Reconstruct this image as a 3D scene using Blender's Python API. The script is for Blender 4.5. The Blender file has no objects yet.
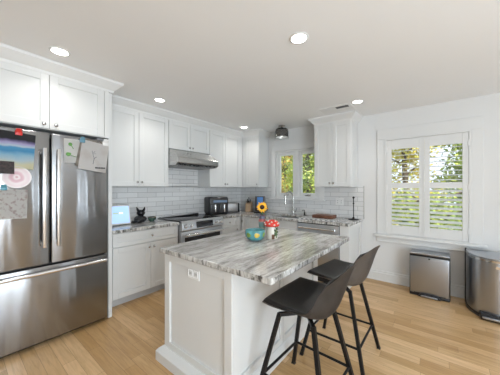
import bpy, bmesh, math, random
from mathutils import Vector, Matrix
PI = math.pi
random.seed(7)
scene = bpy.context.scene
COL = scene.collection

# ------------------------------------------------------------------ camera
cam_d = bpy.data.cameras.new('camera'); cam = bpy.data.objects.new('camera', cam_d); COL.objects.link(cam)
cam.location = (3.486, -4.041, 1.381)
cam.rotation_euler = (PI/2, 0, math.radians(38.48))
cam_d.sensor_width = 36.0; cam_d.lens = 238.66*36/500; cam_d.shift_y = 1.15/500
cam_d.clip_start = 0.05
scene.camera = cam
# ------------------------------------------------------------------ view
vs = scene.view_settings
vs.view_transform = 'Standard'; vs.look = 'None'; vs.gamma = 1; vs.use_curve_mapping = False
vs.exposure = 0.42
# ------------------------------------------------------------------ sky and sun
W = bpy.data.worlds.new('sky'); scene.world = W; W.use_nodes = True
bg = W.node_tree.nodes['Background']
bg.inputs['Color'].default_value = (0.78, 0.89, 1.0, 1); bg.inputs['Strength'].default_value = 1.3
sun_d = bpy.data.lights.new('sun', 'SUN'); sun_d.energy = 5.0; sun_d.angle = math.radians(2); sun_d.color = (1, .95, .85)
sun = bpy.data.objects.new('sun', sun_d); COL.objects.link(sun)
sun.rotation_euler = Vector((-0.55, 0.55, -0.95)).to_track_quat('-Z', 'Y').to_euler()

# unseen fill lights, added at the far right wall to brighten the room
def fill_light(name, loc, aim, sx, sy, watts):
    l = bpy.data.lights.new(name, 'AREA'); l.shape = 'RECTANGLE'; l.size = sx; l.size_y = sy; l.energy = watts; l.color = (.80, .91, 1.0)
    o = bpy.data.objects.new(name, l); COL.objects.link(o); o.location = loc
    o.rotation_euler = Vector(aim).to_track_quat('-Z', 'Y').to_euler(); return o
fill_light('side_fill', (6.28, -4.55, 1.25), (-1, .25, 1.0), 2.2, 2.0, 145)
for y_ in (-1.75, -1.2): fill_light('streak_light', (6.28, y_, 1.25), (-1, 0, 0), .13, 1.9, 5)  # strips added at the wall slits for bright streaks in the fridge steel

# ------------------------------------------------------------------ materials
def nt(name):
    m = bpy.data.materials.new(name); m.use_nodes = True
    n = m.node_tree; return m, n, n.nodes['Principled BSDF']
def node(n, t, **kw):
    x = n.nodes.new(t)
    for k, v in kw.items(): setattr(x, k, v)
    return x
def plain(name, col, rough=.5, metal=0, var=.04, scale=6, bump=0, bscale=60, spec=None, coat=0):
    m, n, b = nt(name)
    tc = node(n, 'ShaderNodeTexCoord'); nz = node(n, 'ShaderNodeTexNoise'); nz.inputs['Scale'].default_value = scale
    nz.inputs['Detail'].default_value = 3
    n.links.new(tc.outputs['Object'], nz.inputs['Vector'])
    r = node(n, 'ShaderNodeValToRGB')
    r.color_ramp.elements[0].position = .3; r.color_ramp.elements[1].position = .7
    r.color_ramp.elements[0].color = tuple(c*(1-var) for c in col)+(1,)
    r.color_ramp.elements[1].color = tuple(min(1, c*(1+var)) for c in col)+(1,)
    n.links.new(nz.outputs['Fac'], r.inputs['Fac']); n.links.new(r.outputs['Color'], b.inputs['Base Color'])
    b.inputs['Roughness'].default_value = rough; b.inputs['Metallic'].default_value = metal
    if spec is not None: b.inputs['Specular IOR Level'].default_value = spec
    if coat: b.inputs['Coat Weight'].default_value = coat
    if bump:
        n2 = node(n, 'ShaderNodeTexNoise'); n2.inputs['Scale'].default_value = bscale
        n.links.new(tc.outputs['Object'], n2.inputs['Vector'])
        bp = node(n, 'ShaderNodeBump'); bp.inputs['Strength'].default_value = bump; bp.inputs['Distance'].default_value = .01
        n.links.new(n2.outputs['Fac'], bp.inputs['Height']); n.links.new(bp.outputs['Normal'], b.inputs['Normal'])
    return m
def emis(name, col, s):
    m, n, b = nt(name); b.inputs['Base Color'].default_value = col+(1,)
    b.inputs['Emission Color'].default_value = col+(1,); b.inputs['Emission Strength'].default_value = s
    return m
def steel(name, col, rough, wave=0.0, mapscale=(60, 60, 1.0), wscale=(5, 5, .7)):
    m, n, b = nt(name)
    tc = node(n, 'ShaderNodeTexCoord')
    mp = node(n, 'ShaderNodeMapping'); mp.inputs['Scale'].default_value = mapscale
    nz = node(n, 'ShaderNodeTexNoise'); nz.inputs['Scale'].default_value = 3; nz.inputs['Detail'].default_value = 4
    n.links.new(tc.outputs['Object'], mp.inputs['Vector']); n.links.new(mp.outputs['Vector'], nz.inputs['Vector'])
    r = node(n, 'ShaderNodeMapRange'); r.inputs['To Min'].default_value = rough*.8; r.inputs['To Max'].default_value = rough*1.25
    n.links.new(nz.outputs['Fac'], r.inputs['Value']); n.links.new(r.outputs['Result'], b.inputs['Roughness'])
    b.inputs['Base Color'].default_value = col+(1,); b.inputs['Metallic'].default_value = 1
    if wave:
        mp2 = node(n, 'ShaderNodeMapping'); mp2.inputs['Scale'].default_value = wscale
        n2 = node(n, 'ShaderNodeTexNoise'); n2.inputs['Scale'].default_value = 1.6; n2.inputs['Detail'].default_value = 1
        n.links.new(tc.outputs['Object'], mp2.inputs['Vector']); n.links.new(mp2.outputs['Vector'], n2.inputs['Vector'])
        bp = node(n, 'ShaderNodeBump'); bp.inputs['Strength'].default_value = wave; bp.inputs['Distance'].default_value = .02
        n.links.new(n2.outputs['Fac'], bp.inputs['Height']); n.links.new(bp.outputs['Normal'], b.inputs['Normal'])
    return m
def ramp(n, stops):
    r = node(n, 'ShaderNodeValToRGB'); e = r.color_ramp.elements
    while len(e) < len(stops): e.new(.5)
    for el, (p, c) in zip(e, stops): el.position = p; el.color = c+(1,)
    return r
def marble():
    m, n, b = nt('granite')
    tc = node(n, 'ShaderNodeTexCoord')
    def layer(scale, rot, nscale, detail, dist, stops, rough=.6):
        mp = node(n, 'ShaderNodeMapping'); mp.inputs['Scale'].default_value = scale; mp.inputs['Rotation'].default_value = (0, 0, math.radians(rot))
        n.links.new(tc.outputs['Object'], mp.inputs['Vector'])
        n1 = node(n, 'ShaderNodeTexNoise'); n1.inputs['Scale'].default_value = nscale; n1.inputs['Detail'].default_value = detail
        n1.inputs['Roughness'].default_value = rough; n1.inputs['Distortion'].default_value = dist
        n.links.new(mp.outputs['Vector'], n1.inputs['Vector'])
        r1 = ramp(n, stops); n.links.new(n1.outputs['Fac'], r1.inputs['Fac']); return r1.outputs['Color']
    def mult(a, c, f):
        mx = node(n, 'ShaderNodeMix', data_type='RGBA', blend_type='MULTIPLY'); mx.inputs['Factor'].default_value = f
        n.links.new(a, mx.inputs['A']); n.links.new(c, mx.inputs['B']); return mx.outputs['Result']
    broad = layer((3.0, .7, 3.0), -9, 1.6, 10, 1.1, [(.34, (.24, .225, .21)), (.43, (.42, .405, .385)), (.50, (.56, .545, .525)), (.57, (.70, .685, .66)), (.66, (.80, .79, .77))], .68)
    fine = layer((26, 3.2, 26), -9, 1.8, 8, .8, [(.30, (.26, .24, .225)), (.43, (.70, .68, .665)), (.56, (1, 1, 1))], .7)
    speck = layer((60, 26, 60), 0, 2.0, 4, 0, [(.36, (.5, .48, .46)), (.46, (1, 1, 1))], .6)
    c = mult(mult(broad, fine, .85), speck, .45)
    # the chiselled edge of the slab shows broken dark and pale grain
    edge = layer((17, 17, 7), 0, 1.5, 7, .9, [(.34, (.08, .075, .07)), (.44, (.28, .27, .25)), (.51, (.47, .455, .43)), (.62, (.68, .67, .65))], .62)
    ge = node(n, 'ShaderNodeNewGeometry'); sp = node(n, 'ShaderNodeSeparateXYZ'); n.links.new(ge.outputs['True Normal'], sp.inputs[0])
    ab = node(n, 'ShaderNodeMath', operation='ABSOLUTE'); n.links.new(sp.outputs['Z'], ab.inputs[0])
    lt = node(n, 'ShaderNodeMath', operation='LESS_THAN'); lt.inputs[1].default_value = .5; n.links.new(ab.outputs[0], lt.inputs[0])
    mx = node(n, 'ShaderNodeMix', data_type='RGBA'); n.links.new(lt.outputs[0], mx.inputs['Factor']); n.links.new(c, mx.inputs['A']); n.links.new(edge, mx.inputs['B'])
    n.links.new(mx.outputs['Result'], b.inputs['Base Color'])
    b.inputs['Roughness'].default_value = .16
    return m
def tile(axis):
    m, n, b = nt('subway_tile_'+axis)
    tc = node(n, 'ShaderNodeTexCoord'); sp = node(n, 'ShaderNodeSeparateXYZ'); cb = node(n, 'ShaderNodeCombineXYZ')
    n.links.new(tc.outputs['Object'], sp.inputs[0])
    n.links.new(sp.outputs['Y' if axis == 'x' else 'X'], cb.inputs['X']); n.links.new(sp.outputs['Z'], cb.inputs['Y'])
    br = node(n, 'ShaderNodeTexBrick'); n.links.new(cb.outputs[0], br.inputs['Vector'])
    br.inputs['Scale'].default_value = 1; br.inputs['Brick Width'].default_value = .29; br.inputs['Row Height'].default_value = .0735
    br.inputs['Mortar Size'].default_value = .0035; br.inputs['Mortar Smooth'].default_value = .35
    br.inputs['Color1'].default_value = (.79, .79, .785, 1); br.inputs['Color2'].default_value = (.71, .71, .705, 1)
    br.inputs['Mortar'].default_value = (.45, .45, .445, 1); br.offset = .5
    n.links.new(br.outputs['Color'], b.inputs['Base Color'])
    nz = node(n, 'ShaderNodeTexNoise'); nz.inputs['Scale'].default_value = 9
    n.links.new(tc.outputs['Object'], nz.inputs['Vector'])
    ad = node(n, 'ShaderNodeMath', operation='MULTIPLY_ADD'); ad.inputs[1].default_value = -1.0
    n.links.new(br.outputs['Fac'], ad.inputs[0])
    ml = node(n, 'ShaderNodeMath', operation='MULTIPLY'); ml.inputs[1].default_value = .35
    n.links.new(nz.outputs['Fac'], ml.inputs[0]); n.links.new(ml.outputs[0], ad.inputs[2])
    bp = node(n, 'ShaderNodeBump'); bp.inputs['Strength'].default_value = .35; bp.inputs['Distance'].default_value = .012
    n.links.new(ad.outputs[0], bp.inputs['Height']); n.links.new(bp.outputs['Normal'], b.inputs['Normal'])
    b.inputs['Roughness'].default_value = .16
    return m
def wood_floor():
    m, n, b = nt('oak_floor')
    tc = node(n, 'ShaderNodeTexCoord')
    sp = node(n, 'ShaderNodeSeparateXYZ'); n.links.new(tc.outputs['Object'], sp.inputs[0])
    dv = node(n, 'ShaderNodeMath', operation='DIVIDE'); dv.inputs[1].default_value = .092; n.links.new(sp.outputs['Y'], dv.inputs[0])
    fl = node(n, 'ShaderNodeMath', operation='FLOOR'); n.links.new(dv.outputs[0], fl.inputs[0])
    wn = node(n, 'ShaderNodeTexWhiteNoise', noise_dimensions='1D'); n.links.new(fl.outputs[0], wn.inputs['W'])
    ax = node(n, 'ShaderNodeMath', operation='MULTIPLY_ADD'); ax.inputs[1].default_value = 4.0; n.links.new(wn.outputs['Value'], ax.inputs[0]); n.links.new(sp.outputs['X'], ax.inputs[2])
    cb = node(n, 'ShaderNodeCombineXYZ'); n.links.new(ax.outputs[0], cb.inputs['X']); n.links.new(sp.outputs['Y'], cb.inputs['Y'])
    br = node(n, 'ShaderNodeTexBrick'); n.links.new(cb.outputs[0], br.inputs['Vector'])
    br.inputs['Scale'].default_value = 1; br.inputs['Brick Width'].default_value = .95; br.inputs['Row Height'].default_value = .092
    br.inputs['Mortar Size'].default_value = .0009; br.inputs['Mortar Smooth'].default_value = .2; br.inputs['Bias'].default_value = -.1
    br.inputs['Color1'].default_value = (.50, .30, .125, 1); br.inputs['Color2'].default_value = (.75, .515, .285, 1)
    br.inputs['Mortar'].default_value = (.22, .12, .055, 1); br.offset = 0.0
    mp = node(n, 'ShaderNodeMapping'); mp.inputs['Scale'].default_value = (1.3, 16, 1)
    n.links.new(tc.outputs['Object'], mp.inputs['Vector'])
    nz = node(n, 'ShaderNodeTexNoise'); nz.inputs['Scale'].default_value = 2.4; nz.inputs['Detail'].default_value = 8; nz.inputs['Roughness'].default_value = .65; nz.inputs['Distortion'].default_value = .6
    n.links.new(mp.outputs['Vector'], nz.inputs['Vector'])
    r = ramp(n, [(.3, (.74, .68, .60)), (.55, (1, 1, 1)), (.75, (1.12, 1.1, 1.08))])
    n.links.new(nz.outputs['Fac'], r.inputs['Fac'])
    mx = node(n, 'ShaderNodeMix', data_type='RGBA', blend_type='MULTIPLY'); mx.inputs['Factor'].default_value = .85
    n.links.new(br.outputs['Color'], mx.inputs['A']); n.links.new(r.outputs['Color'], mx.inputs['B'])
    n.links.new(mx.outputs['Result'], b.inputs['Base Color'])
    b.inputs['Roughness'].default_value = .33
    bp = node(n, 'ShaderNodeBump'); bp.inputs['Strength'].default_value = .08; bp.inputs['Distance'].default_value = .005
    n.links.new(nz.outputs['Fac'], bp.inputs['Height']); n.links.new(bp.outputs['Normal'], b.inputs['Normal'])
    return m
def glass_mat(name, tint=(1, 1, 1), refl=.07):
    m = bpy.data.materials.new(name); m.use_nodes = True; n = m.node_tree
    n.nodes.remove(n.nodes['Principled BSDF'])
    t = node(n, 'ShaderNodeBsdfTransparent'); t.inputs[0].default_value = tint+(1,)
    g = node(n, 'ShaderNodeBsdfGlossy'); g.inputs['Roughness'].default_value = .03
    mx = node(n, 'ShaderNodeMixShader'); mx.inputs[0].default_value = refl
    n.links.new(t.outputs[0], mx.inputs[1]); n.links.new(g.outputs[0], mx.inputs[2])
    n.links.new(mx.outputs[0], n.nodes['Material Output'].inputs[0]); return m
def leafmat(name, cols):
    m, n, b = nt(name)
    tc = node(n, 'ShaderNodeTexCoord'); nz = node(n, 'ShaderNodeTexNoise'); nz.inputs['Scale'].default_value = 2.2; nz.inputs['Detail'].default_value = 5
    n.links.new(tc.outputs['Object'], nz.inputs['Vector'])
    k = len(cols); r = ramp(n, [(.3+.4*i/(k-1), c) for i, c in enumerate(cols)])
    n.links.new(nz.outputs['Fac'], r.inputs['Fac']); n.links.new(r.outputs['Color'], b.inputs['Base Color'])
    b.inputs['Roughness'].default_value = .6
    b.inputs['Subsurface Weight'].default_value = 0
    return m
def zramp(name, stops, z0, z1, axis='Z', rough=.7, nscale=12, namp=.12):
    """a hand-coloured sheet: bands of paint along one direction, edges wobbling"""
    m, n, b = nt(name)
    tc = node(n, 'ShaderNodeTexCoord'); sp = node(n, 'ShaderNodeSeparateXYZ'); n.links.new(tc.outputs['Object'], sp.inputs[0])
    mr = node(n, 'ShaderNodeMapRange'); mr.inputs['From Min'].default_value = z0; mr.inputs['From Max'].default_value = z1
    n.links.new(sp.outputs[axis], mr.inputs['Value'])
    nz = node(n, 'ShaderNodeTexNoise'); nz.inputs['Scale'].default_value = nscale; n.links.new(tc.outputs['Object'], nz.inputs['Vector'])
    ma = node(n, 'ShaderNodeMath', operation='MULTIPLY_ADD'); ma.inputs[1].default_value = namp
    n.links.new(nz.outputs['Fac'], ma.inputs[0]); n.links.new(mr.outputs[0], ma.inputs[2])
    r = ramp(n, stops); n.links.new(ma.outputs[0], r.inputs['Fac']); n.links.new(r.outputs['Color'], b.inputs['Base Color'])
    b.inputs['Roughness'].default_value = rough
    return m
def scribble(name, base, ink, scale=14, lo=.56, hi=.60):
    m, n, b = nt(name)
    tc = node(n, 'ShaderNodeTexCoord'); nz = node(n, 'ShaderNodeTexNoise'); nz.inputs['Scale'].default_value = scale; nz.inputs['Detail'].default_value = 5
    n.links.new(tc.outputs['Object'], nz.inputs['Vector'])
    r = ramp(n, [(lo, base), (hi, ink)]); n.links.new(nz.outputs['Fac'], r.inputs['Fac'])
    n.links.new(r.outputs['Color'], b.inputs['Base Color']); b.inputs['Roughness'].default_value = .8
    return m
def checker(name, c1, c2, sc):
    m, n, b = nt(name); tc = node(n, 'ShaderNodeTexCoord'); ck = node(n, 'ShaderNodeTexChecker'); ck.inputs['Scale'].default_value = sc
    ck.inputs['Color1'].default_value = c1+(1,); ck.inputs['Color2'].default_value = c2+(1,)
    n.links.new(tc.outputs['Object'], ck.inputs['Vector']); n.links.new(ck.outputs['Color'], b.inputs['Base Color']); b.inputs['Roughness'].default_value = .9
    return m

M = {}
M['wall'] = plain('wall_paint', (.74, .738, .73), .6, var=.01, scale=2)
M['ceil'] = plain('ceiling_paint', (.89, .89, .89), .7, var=.01, scale=1)
M['cab'] = plain('cabinet_paint', (.71, .712, .70), .32, var=.008, scale=3)
M['trim'] = plain('trim_paint', (.74, .74, .73), .35, var=.008, scale=3)
M['floor'] = wood_floor(); M['granite'] = marble(); M['tilex'] = tile('x'); M['tiley'] = tile('y')
M['steel'] = steel('brushed_steel', (.56, .57, .585), .30, .0)
M['fsteel'] = steel('fridge_steel', (.325, .33, .34), .20, .22, (80, 80, 1.2), (6, 6, .9))
fb = M['fsteel'].node_tree.nodes['Principled BSDF']; fb.inputs['Anisotropic'].default_value = .85
tg = M['fsteel'].node_tree.nodes.new('ShaderNodeTangent'); tg.direction_type = 'RADIAL'; tg.axis = 'Z'; M['fsteel'].node_tree.links.new(tg.outputs[0], fb.inputs['Tangent'])
fb.inputs['Anisotropic Rotation'].default_value = .25
M['hsteel'] = steel('handle_steel', (.72, .72, .72), .22)
M['canst'] = steel('can_steel', (.42, .44, .475), .30, .06, (70, 70, 1), (9, 9, .4))
M['chrome'] = steel('nickel', (.55, .54, .52), .18)
M['black'] = plain('black_plastic', (.018, .018, .02), .35)
M['bglass'] = plain('black_glass', (.012, .012, .014), .06)
M['bmetal'] = plain('black_metal', (.008, .008, .009), .5, spec=.3)
M['dark'] = plain('dark_gap', (.03, .03, .03), .8)
M['leather'] = plain('black_leather', (.022, .021, .021), .38, var=.2, scale=30, bump=.15, bscale=160)
M['taupe'] = plain('taupe_leather', (.155, .135, .122), .36, var=.12, scale=14, bump=.12, bscale=160)
M['white'] = plain('white_plastic', (.80, .80, .79), .35)
M['glass'] = glass_mat('window_glass'); M['cglass'] = glass_mat('clear_glass', (.95, .97, .97), .12)
M['lens'] = emis('lamp_lens', (1, .97, .92), 9)
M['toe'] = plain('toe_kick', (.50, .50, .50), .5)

# ------------------------------------------------------------------ mesh helpers
OFF = {}
class MB:
    def __init__(s): s.bm = bmesh.new()
    def box(s, x0, x1, y0, y1, z0, z1, bev=0, seg=2):
        r = bmesh.ops.create_cube(s.bm, size=1)
        vs_ = r['verts']
        for v in vs_:
            v.co = Vector(((x0+x1)/2+v.co.x*(x1-x0), (y0+y1)/2+v.co.y*(y1-y0), (z0+z1)/2+v.co.z*(z1-z0)))
        if bev:
            es = list({e for v in vs_ for e in v.link_edges})
            bmesh.ops.bevel(s.bm, geom=es, offset=bev, segments=seg, profile=.5, affect='EDGES')
        return s
    def prism(s, poly, axis, a, b, bev=0):
        """extrude a 2-d outline along an axis: 'x' -> poly is (y,z), 'y' -> (x,z), 'z' -> (x,y)"""
        def P(p, t): return {'x': (t, p[0], p[1]), 'y': (p[0], t, p[1]), 'z': (p[0], p[1], t)}[axis]
        v0 = [s.bm.verts.new(P(p, a)) for p in poly]; v1 = [s.bm.verts.new(P(p, b)) for p in poly]
        fs = [s.bm.faces.new(v0), s.bm.faces.new(v1[::-1])]
        k = len(poly)
        for i in range(k): fs.append(s.bm.faces.new((v0[i], v1[i], v1[(i+1) % k], v0[(i+1) % k])))
        bmesh.ops.recalc_face_normals(s.bm, faces=fs)
        if bev:
            es = list({e for f in fs for e in f.edges if e.calc_length() > bev*3})
            bmesh.ops.bevel(s.bm, geom=es, offset=bev, segments=2, profile=.5, affect='EDGES')
        return s
    def lathe(s, prof, c=(0, 0, 0), seg=32, axis='z', caps=True):
        rings = []
        for r, h in prof:
            ring = []
            for i in range(seg):
                a = 2*PI*i/seg; p = (r*math.cos(a), r*math.sin(a), h)
                if axis == 'x': p = (h, r*math.cos(a), r*math.sin(a))
                if axis == 'y': p = (r*math.cos(a), h, r*math.sin(a))
                ring.append(s.bm.verts.new((c[0]+p[0], c[1]+p[1], c[2]+p[2])))
            rings.append(ring)
        fs = []
        for a, b in zip(rings, rings[1:]):
            for i in range(seg):
                j = (i+1) % seg; fs.append(s.bm.faces.new((a[i], a[j], b[j], b[i])))
        if caps:
            fs.append(s.bm.faces.new(rings[0][::-1])); fs.append(s.bm.faces.new(rings[-1]))
        bmesh.ops.recalc_face_normals(s.bm, faces=fs)
        return s
    def tube(s, pts, r, seg=10):
        pts = [Vector(p) for p in pts]; rings = []
        rr = r if isinstance(r, (list, tuple)) else [r]*len(pts)
        up = None
        for i, p in enumerate(pts):
            d = (pts[min(i+1, len(pts)-1)]-pts[max(i-1, 0)]).normalized()
            if up is None: up = Vector((0, 0, 1)) if abs(d.z) < .9 else Vector((1, 0, 0))
            a = d.cross(up).normalized(); b = a.cross(d).normalized(); up = b
            off = PI/seg if seg == 4 else 0
            rings.append([s.bm.verts.new(p+rr[i]*(a*math.cos(2*PI*k/seg+off)+b*math.sin(2*PI*k/seg+off))) for k in range(seg)])
        fs = []
        for a, b in zip(rings, rings[1:]):
            for k in range(seg): fs.append(s.bm.faces.new((a[k], a[(k+1) % seg], b[(k+1) % seg], b[k])))
        fs.append(s.bm.faces.new(rings[0][::-1])); fs.append(s.bm.faces.new(rings[-1]))
        bmesh.ops.recalc_face_normals(s.bm, faces=fs)
        return s
    def sphere(s, c, r, sc=(1, 1, 1), seg=16):
        r_ = bmesh.ops.create_uvsphere(s.bm, u_segments=seg, v_segments=max(6, seg//2), radius=r)
        for v in r_['verts']: v.co = Vector((c[0]+v.co.x*sc[0], c[1]+v.co.y*sc[1], c[2]+v.co.z*sc[2]))
        return s
    def grid(s, fn, nu, nv, th=0):
        vs_ = [[s.bm.verts.new(fn(i/nu, j/nv)) for j in range(nv+1)] for i in range(nu+1)]
        fs = [s.bm.faces.new((vs_[i][j], vs_[i+1][j], vs_[i+1][j+1], vs_[i][j+1])) for i in range(nu) for j in range(nv)]
        if th: bmesh.ops.solidify(s.bm, geom=fs, thickness=th)
        return s
    def build(s, name, mat, parent=None, smooth=None, world=True):
        me = bpy.data.meshes.new(name)
        off = OFF.get(parent.name, Vector()) if (parent and world) else Vector()
        if off.length:
            for v in s.bm.verts: v.co -= off
        s.bm.normal_update()
        s.bm.to_mesh(me); s.bm.free(); me.materials.append(mat)
        if smooth is not None:
            me.polygons.foreach_set('use_smooth', [True]*len(me.polygons))
            me.set_sharp_from_angle(angle=math.radians(smooth))
        o = bpy.data.objects.new(name, me); COL.objects.link(o)
        if parent: o.parent = parent; OFF[o.name] = off
        return o
def tag(o, label=None, cat=None, group=None, kind=None):
    if label: o['label'] = label
    if cat: o['category'] = cat
    if group: o['group'] = group
    if kind: o['kind'] = kind
    return o
def thing(name, label, cat, loc=(0, 0, 0), rz=0, group=None):
    o = bpy.data.objects.new(name, None); COL.objects.link(o); o.empty_display_size = .05
    o.location = loc; o.rotation_euler = (0, 0, rz); OFF[o.name] = Vector(loc)
    return tag(o, label, cat, group)
def struct_root(name, loc=(0, 0, 0)):
    o = bpy.data.objects.new(name, None); COL.objects.link(o); o.location = loc; OFF[o.name] = Vector(loc); o['kind'] = 'structure'
    return o
def struct(name, mb, mat, smooth=None): return tag(mb.build(name, mat, None, smooth), kind='structure')
def dup(root, loc, rz, label, group=None):
    r = root.copy(); COL.objects.link(r); r.location = loc; r.rotation_euler = (0, 0, rz); r['label'] = label
    if group: r['group'] = group
    for ch in list(root.children):
        c = ch.copy(); COL.objects.link(c); c.parent = r
        for g in list(ch.children):
            d = g.copy(); COL.objects.link(d); d.parent = c
    return r

H = 2.516; CT = .905; UB = 1.412; UT = 2.415
# ------------------------------------------------------------------ room shell
struct('floor', MB().box(-.2, 7, -8, .2, -.1, 0), M['floor'])
struct('ceiling', MB().box(-.2, 7, -8, .2, H, H+.15), M['ceil'])
struct('wall_left', MB().box(-.2, 0, -8, .2, 0, H), M['wall'])
def wall_holes(mb, y0, y1, xs, holes, zt):
    """wall slab along x with rectangular openings (x0,x1,z0,z1)"""
    x = xs[0]
    for (a, b, c, d) in sorted(holes):
        mb.box(x, a, y0, y1, 0, zt); mb.box(a, b, y0, y1, 0, c); mb.box(a, b, y0, y1, d, zt); x = b
    mb.box(x, xs[1], y0, y1, 0, zt); return mb
W1 = (.93, 1.83, 1.205, 2.115); W2 = (2.845, 3.80, .70, 2.115)
struct('wall_back', wall_holes(MB(), 0, .16, (0, 7), [W1, W2], H), M['wall'])
struct('wall_front', MB().box(-.2, 6.45, -8.15, -8, 0, H), M['wall'])  # unseen wall, added to shut out sky light from the rear
# unseen far right wall; openings added to suit the fill light and fridge streaks
mb = MB(); y = -8
for (a, b, c, d) in [(-5.65, -3.45, .25, 2.25), (-1.815, -1.685, .3, 2.2), (-1.265, -1.135, .3, 2.2)]:
    mb.box(6.3, 6.45, y, a, 0, H); mb.box(6.3, 6.45, a, b, 0, c); mb.box(6.3, 6.45, a, b, d, H); y = b
mb.box(6.3, 6.45, y, 0, 0, H)
struct('wall_right', mb, M['wall'])
struct('baseboard_back', MB().prism([(0, 0), (-.02, 0), (-.02, .115), (-.012, .125), (-.012, .145), (0, .15)], 'x', 2.545, 6.3).box(2.545, 6.3, -.028, -.02, 0, .02, .004), M['trim'])
# tiled splashback, one slab per wall
struct('backsplash_left', MB().box(0, .01, -2.95, 0, CT, UB+.01).box(0, .01, -2.03, -1.20, UB, 1.99), M['tilex'])
mb = MB().box(.01, .93, -.012, 0, CT, UB+.01).box(.93, 1.90, -.012, 0, CT, 1.166).box(1.90, 2.555, -.012, 0, CT, UB+.01)
struct('backsplash_back', mb, M['tiley'])
struct('trim_1', MB().box(2.555, 2.561, -.014, 0, CT, UB+.012), M['chrome'])
# tile edge strip, then window casings
mb = MB().box(.835, .93, -.022, 0, 1.192, 2.115, .004).box(.835, 1.925, -.022, 0, 2.115, 2.22, .004).box(1.83, 1.925, -.022, 0, 1.192, 2.115, .004)
mb.box(.80, 1.95, -.06, .0, 1.166, 1.192, .006)
struct('trim_2', mb, M['trim'])
mb = MB().box(2.745, 2.845, -.02, 0, .70, 2.115, .004).box(3.80, 3.90, -.02, 0, .70, 2.115, .004).box(2.745, 3.90, -.02, 0, 2.115, 2.265, .004)
mb.box(2.715, 3.935, -.075, 0, .668, .70, .008).box(2.745, 3.905, -.03, 0, .60, .668, .004).box(2.745, 3.905, -.04, 0, .59, .612, .006)
struct('trim_3', mb, M['trim'])

# ------------------------------------------------------------------ window over the sink
w1 = struct_root('window_1', (1.38, .05, 1.205))
x0, x1, z0, z1 = W1
mb = MB().box(x0, x0+.04, .0, .12, z0, z1, .003).box(x1-.04, x1, 0, .12, z0, z1, .003).box(x0+.04, x1-.04, 0, .12, z1-.04, z1, .003).box(x0+.04, x1-.04, 0, .12, z0, z0+.035, .003)
mb.box(1.35, 1.43, 0, .12, z0+.035, z1-.04, .003)
mb.build('window_frame', M['trim'], w1)
for (a, b) in ((x0+.04, 1.35), (1.43, x1-.04)):
    c, d = z0+.035, z1-.04
    sh = MB().box(a, a+.05, .02, .07, c, d, .004).box(b-.05, b, .02, .07, c, d, .004).box(a+.05, b-.05, .02, .07, c, c+.06, .004).box(a+.05, b-.05, .02, .07, d-.055, d, .004).build('sash', M['trim'], w1)
    MB().box(a+.05, b-.05, .043, .047, c+.06, d-.055).build('pane', M['glass'], sh)
    MB().box((a+b)/2-.05, (a+b)/2+.05, .0, .02, c+.005, c+.02, .003).tube([((a+b)/2-.02, .005, c+.02), ((a+b)/2+.01, -.012, c+.032), ((a+b)/2+.07, -.014, c+.03)], .006).build('crank_handle', M['chrome'], sh, 40)
    MB().box(b-.012-.0 if a < 1.2 else a, b if a < 1.2 else a+.012, .008, .02, 1.50, 1.62, .003).build('latch', M['white'], sh)
# ------------------------------------------------------------------ window behind the shutters
w2 = struct_root('window_2', (3.32, .1, .7))
x0, x1, z0, z1 = W2
mb = MB().box(x0, x0+.045, .08, .15, z0, z1).box(x1-.045, x1, .08, .15, z0, z1).box(x0+.045, x1-.045, .08, .15, z0, z0+.05).box(x0+.045, x1-.045, .08, .15, z1-.05, z1)
mb.box(x0+.045, x1-.045, .085, .145, 1.385, 1.43)
mb.build('window_frame', M['trim'], w2)
MB().box(x0+.045, x1-.045, .112, .116, z0+.05, 1.385).build('pane', M['glass'], w2)
MB().box(x0+.045, x1-.045, .112, .116, 1.43, z1-.05).build('pane', M['glass'], w2)
fr = MB().box(x0, x0+.03, -.03, .05, z0, z1, .003).box(x1-.03, x1, -.03, .05, z0, z1, .003).box(x0+.03, x1-.03, -.03, .05, z1-.025, z1, .003).box(x0+.03, x1-.03, -.03, .05, z0, z0+.012, .002)
struct('trim_4', fr, M['trim'])
# ------------------------------------------------------------------ plantation shutters
def shutter(xa, xb, label, hs):
    t = thing('window_shutter', label, 'shutter', ((xa+xb)/2, 0, .715), 0, 'white shutters on the large window')
    c, d = .716, 2.088; sw = .058
    f = MB().box(xa, xa+sw, -.024, .004, c, d, .003).box(xb-sw, xb, -.024, .004, c, d, .003)
    f.box(xa+sw, xb-sw, -.022, .002, d-.135, d, .003).box(xa+sw, xb-sw, -.022, .002, c, c+.135, .003).box(xa+sw, xb-sw, -.022, .002, 1.385, 1.465, .003)
    f.build('shutter_frame', M['trim'], t)
    for (lo, hi, n_, ang) in ((.855, 1.383, 9, 27), (1.467, 1.95, 8, 10)):
        for k in range(n_):
            z = lo+(k+.5)*(hi-lo)/n_; a = math.radians(ang); hw = .031
            pr = []
            for q in range(12):
                th = 2*PI*q/12; px, pz = hw*math.cos(th), .0055*math.sin(th)
                pr.append((-.01+px*math.cos(a)-pz*math.sin(a), z+px*math.sin(a)*1+pz*math.cos(a)))
            MB().prism(pr, 'x', xa+sw+.002, xb-sw-.002).build('louver', M['trim'], t, 50)
    if hs < 0: MB().box(xb-.012, xb+.0015, -.031, -.0243, c, d, .002).build('astragal', M['trim'], t)
    hx = xa if hs < 0 else xb
    for z in (.85, 1.40, 1.95):
        MB().box(hx-.008, hx+.008, -.032, -.024, z-.035, z+.035, .002).build('hinge', M['white'], t)
shutter(2.877, 3.3215, 'white louvred shutter panel, the left one of the pair on the large window', -1)
shutter(3.3235, 3.768, 'white louvred shutter panel, the right one of the pair, nearest the picture edge', 1)

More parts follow.
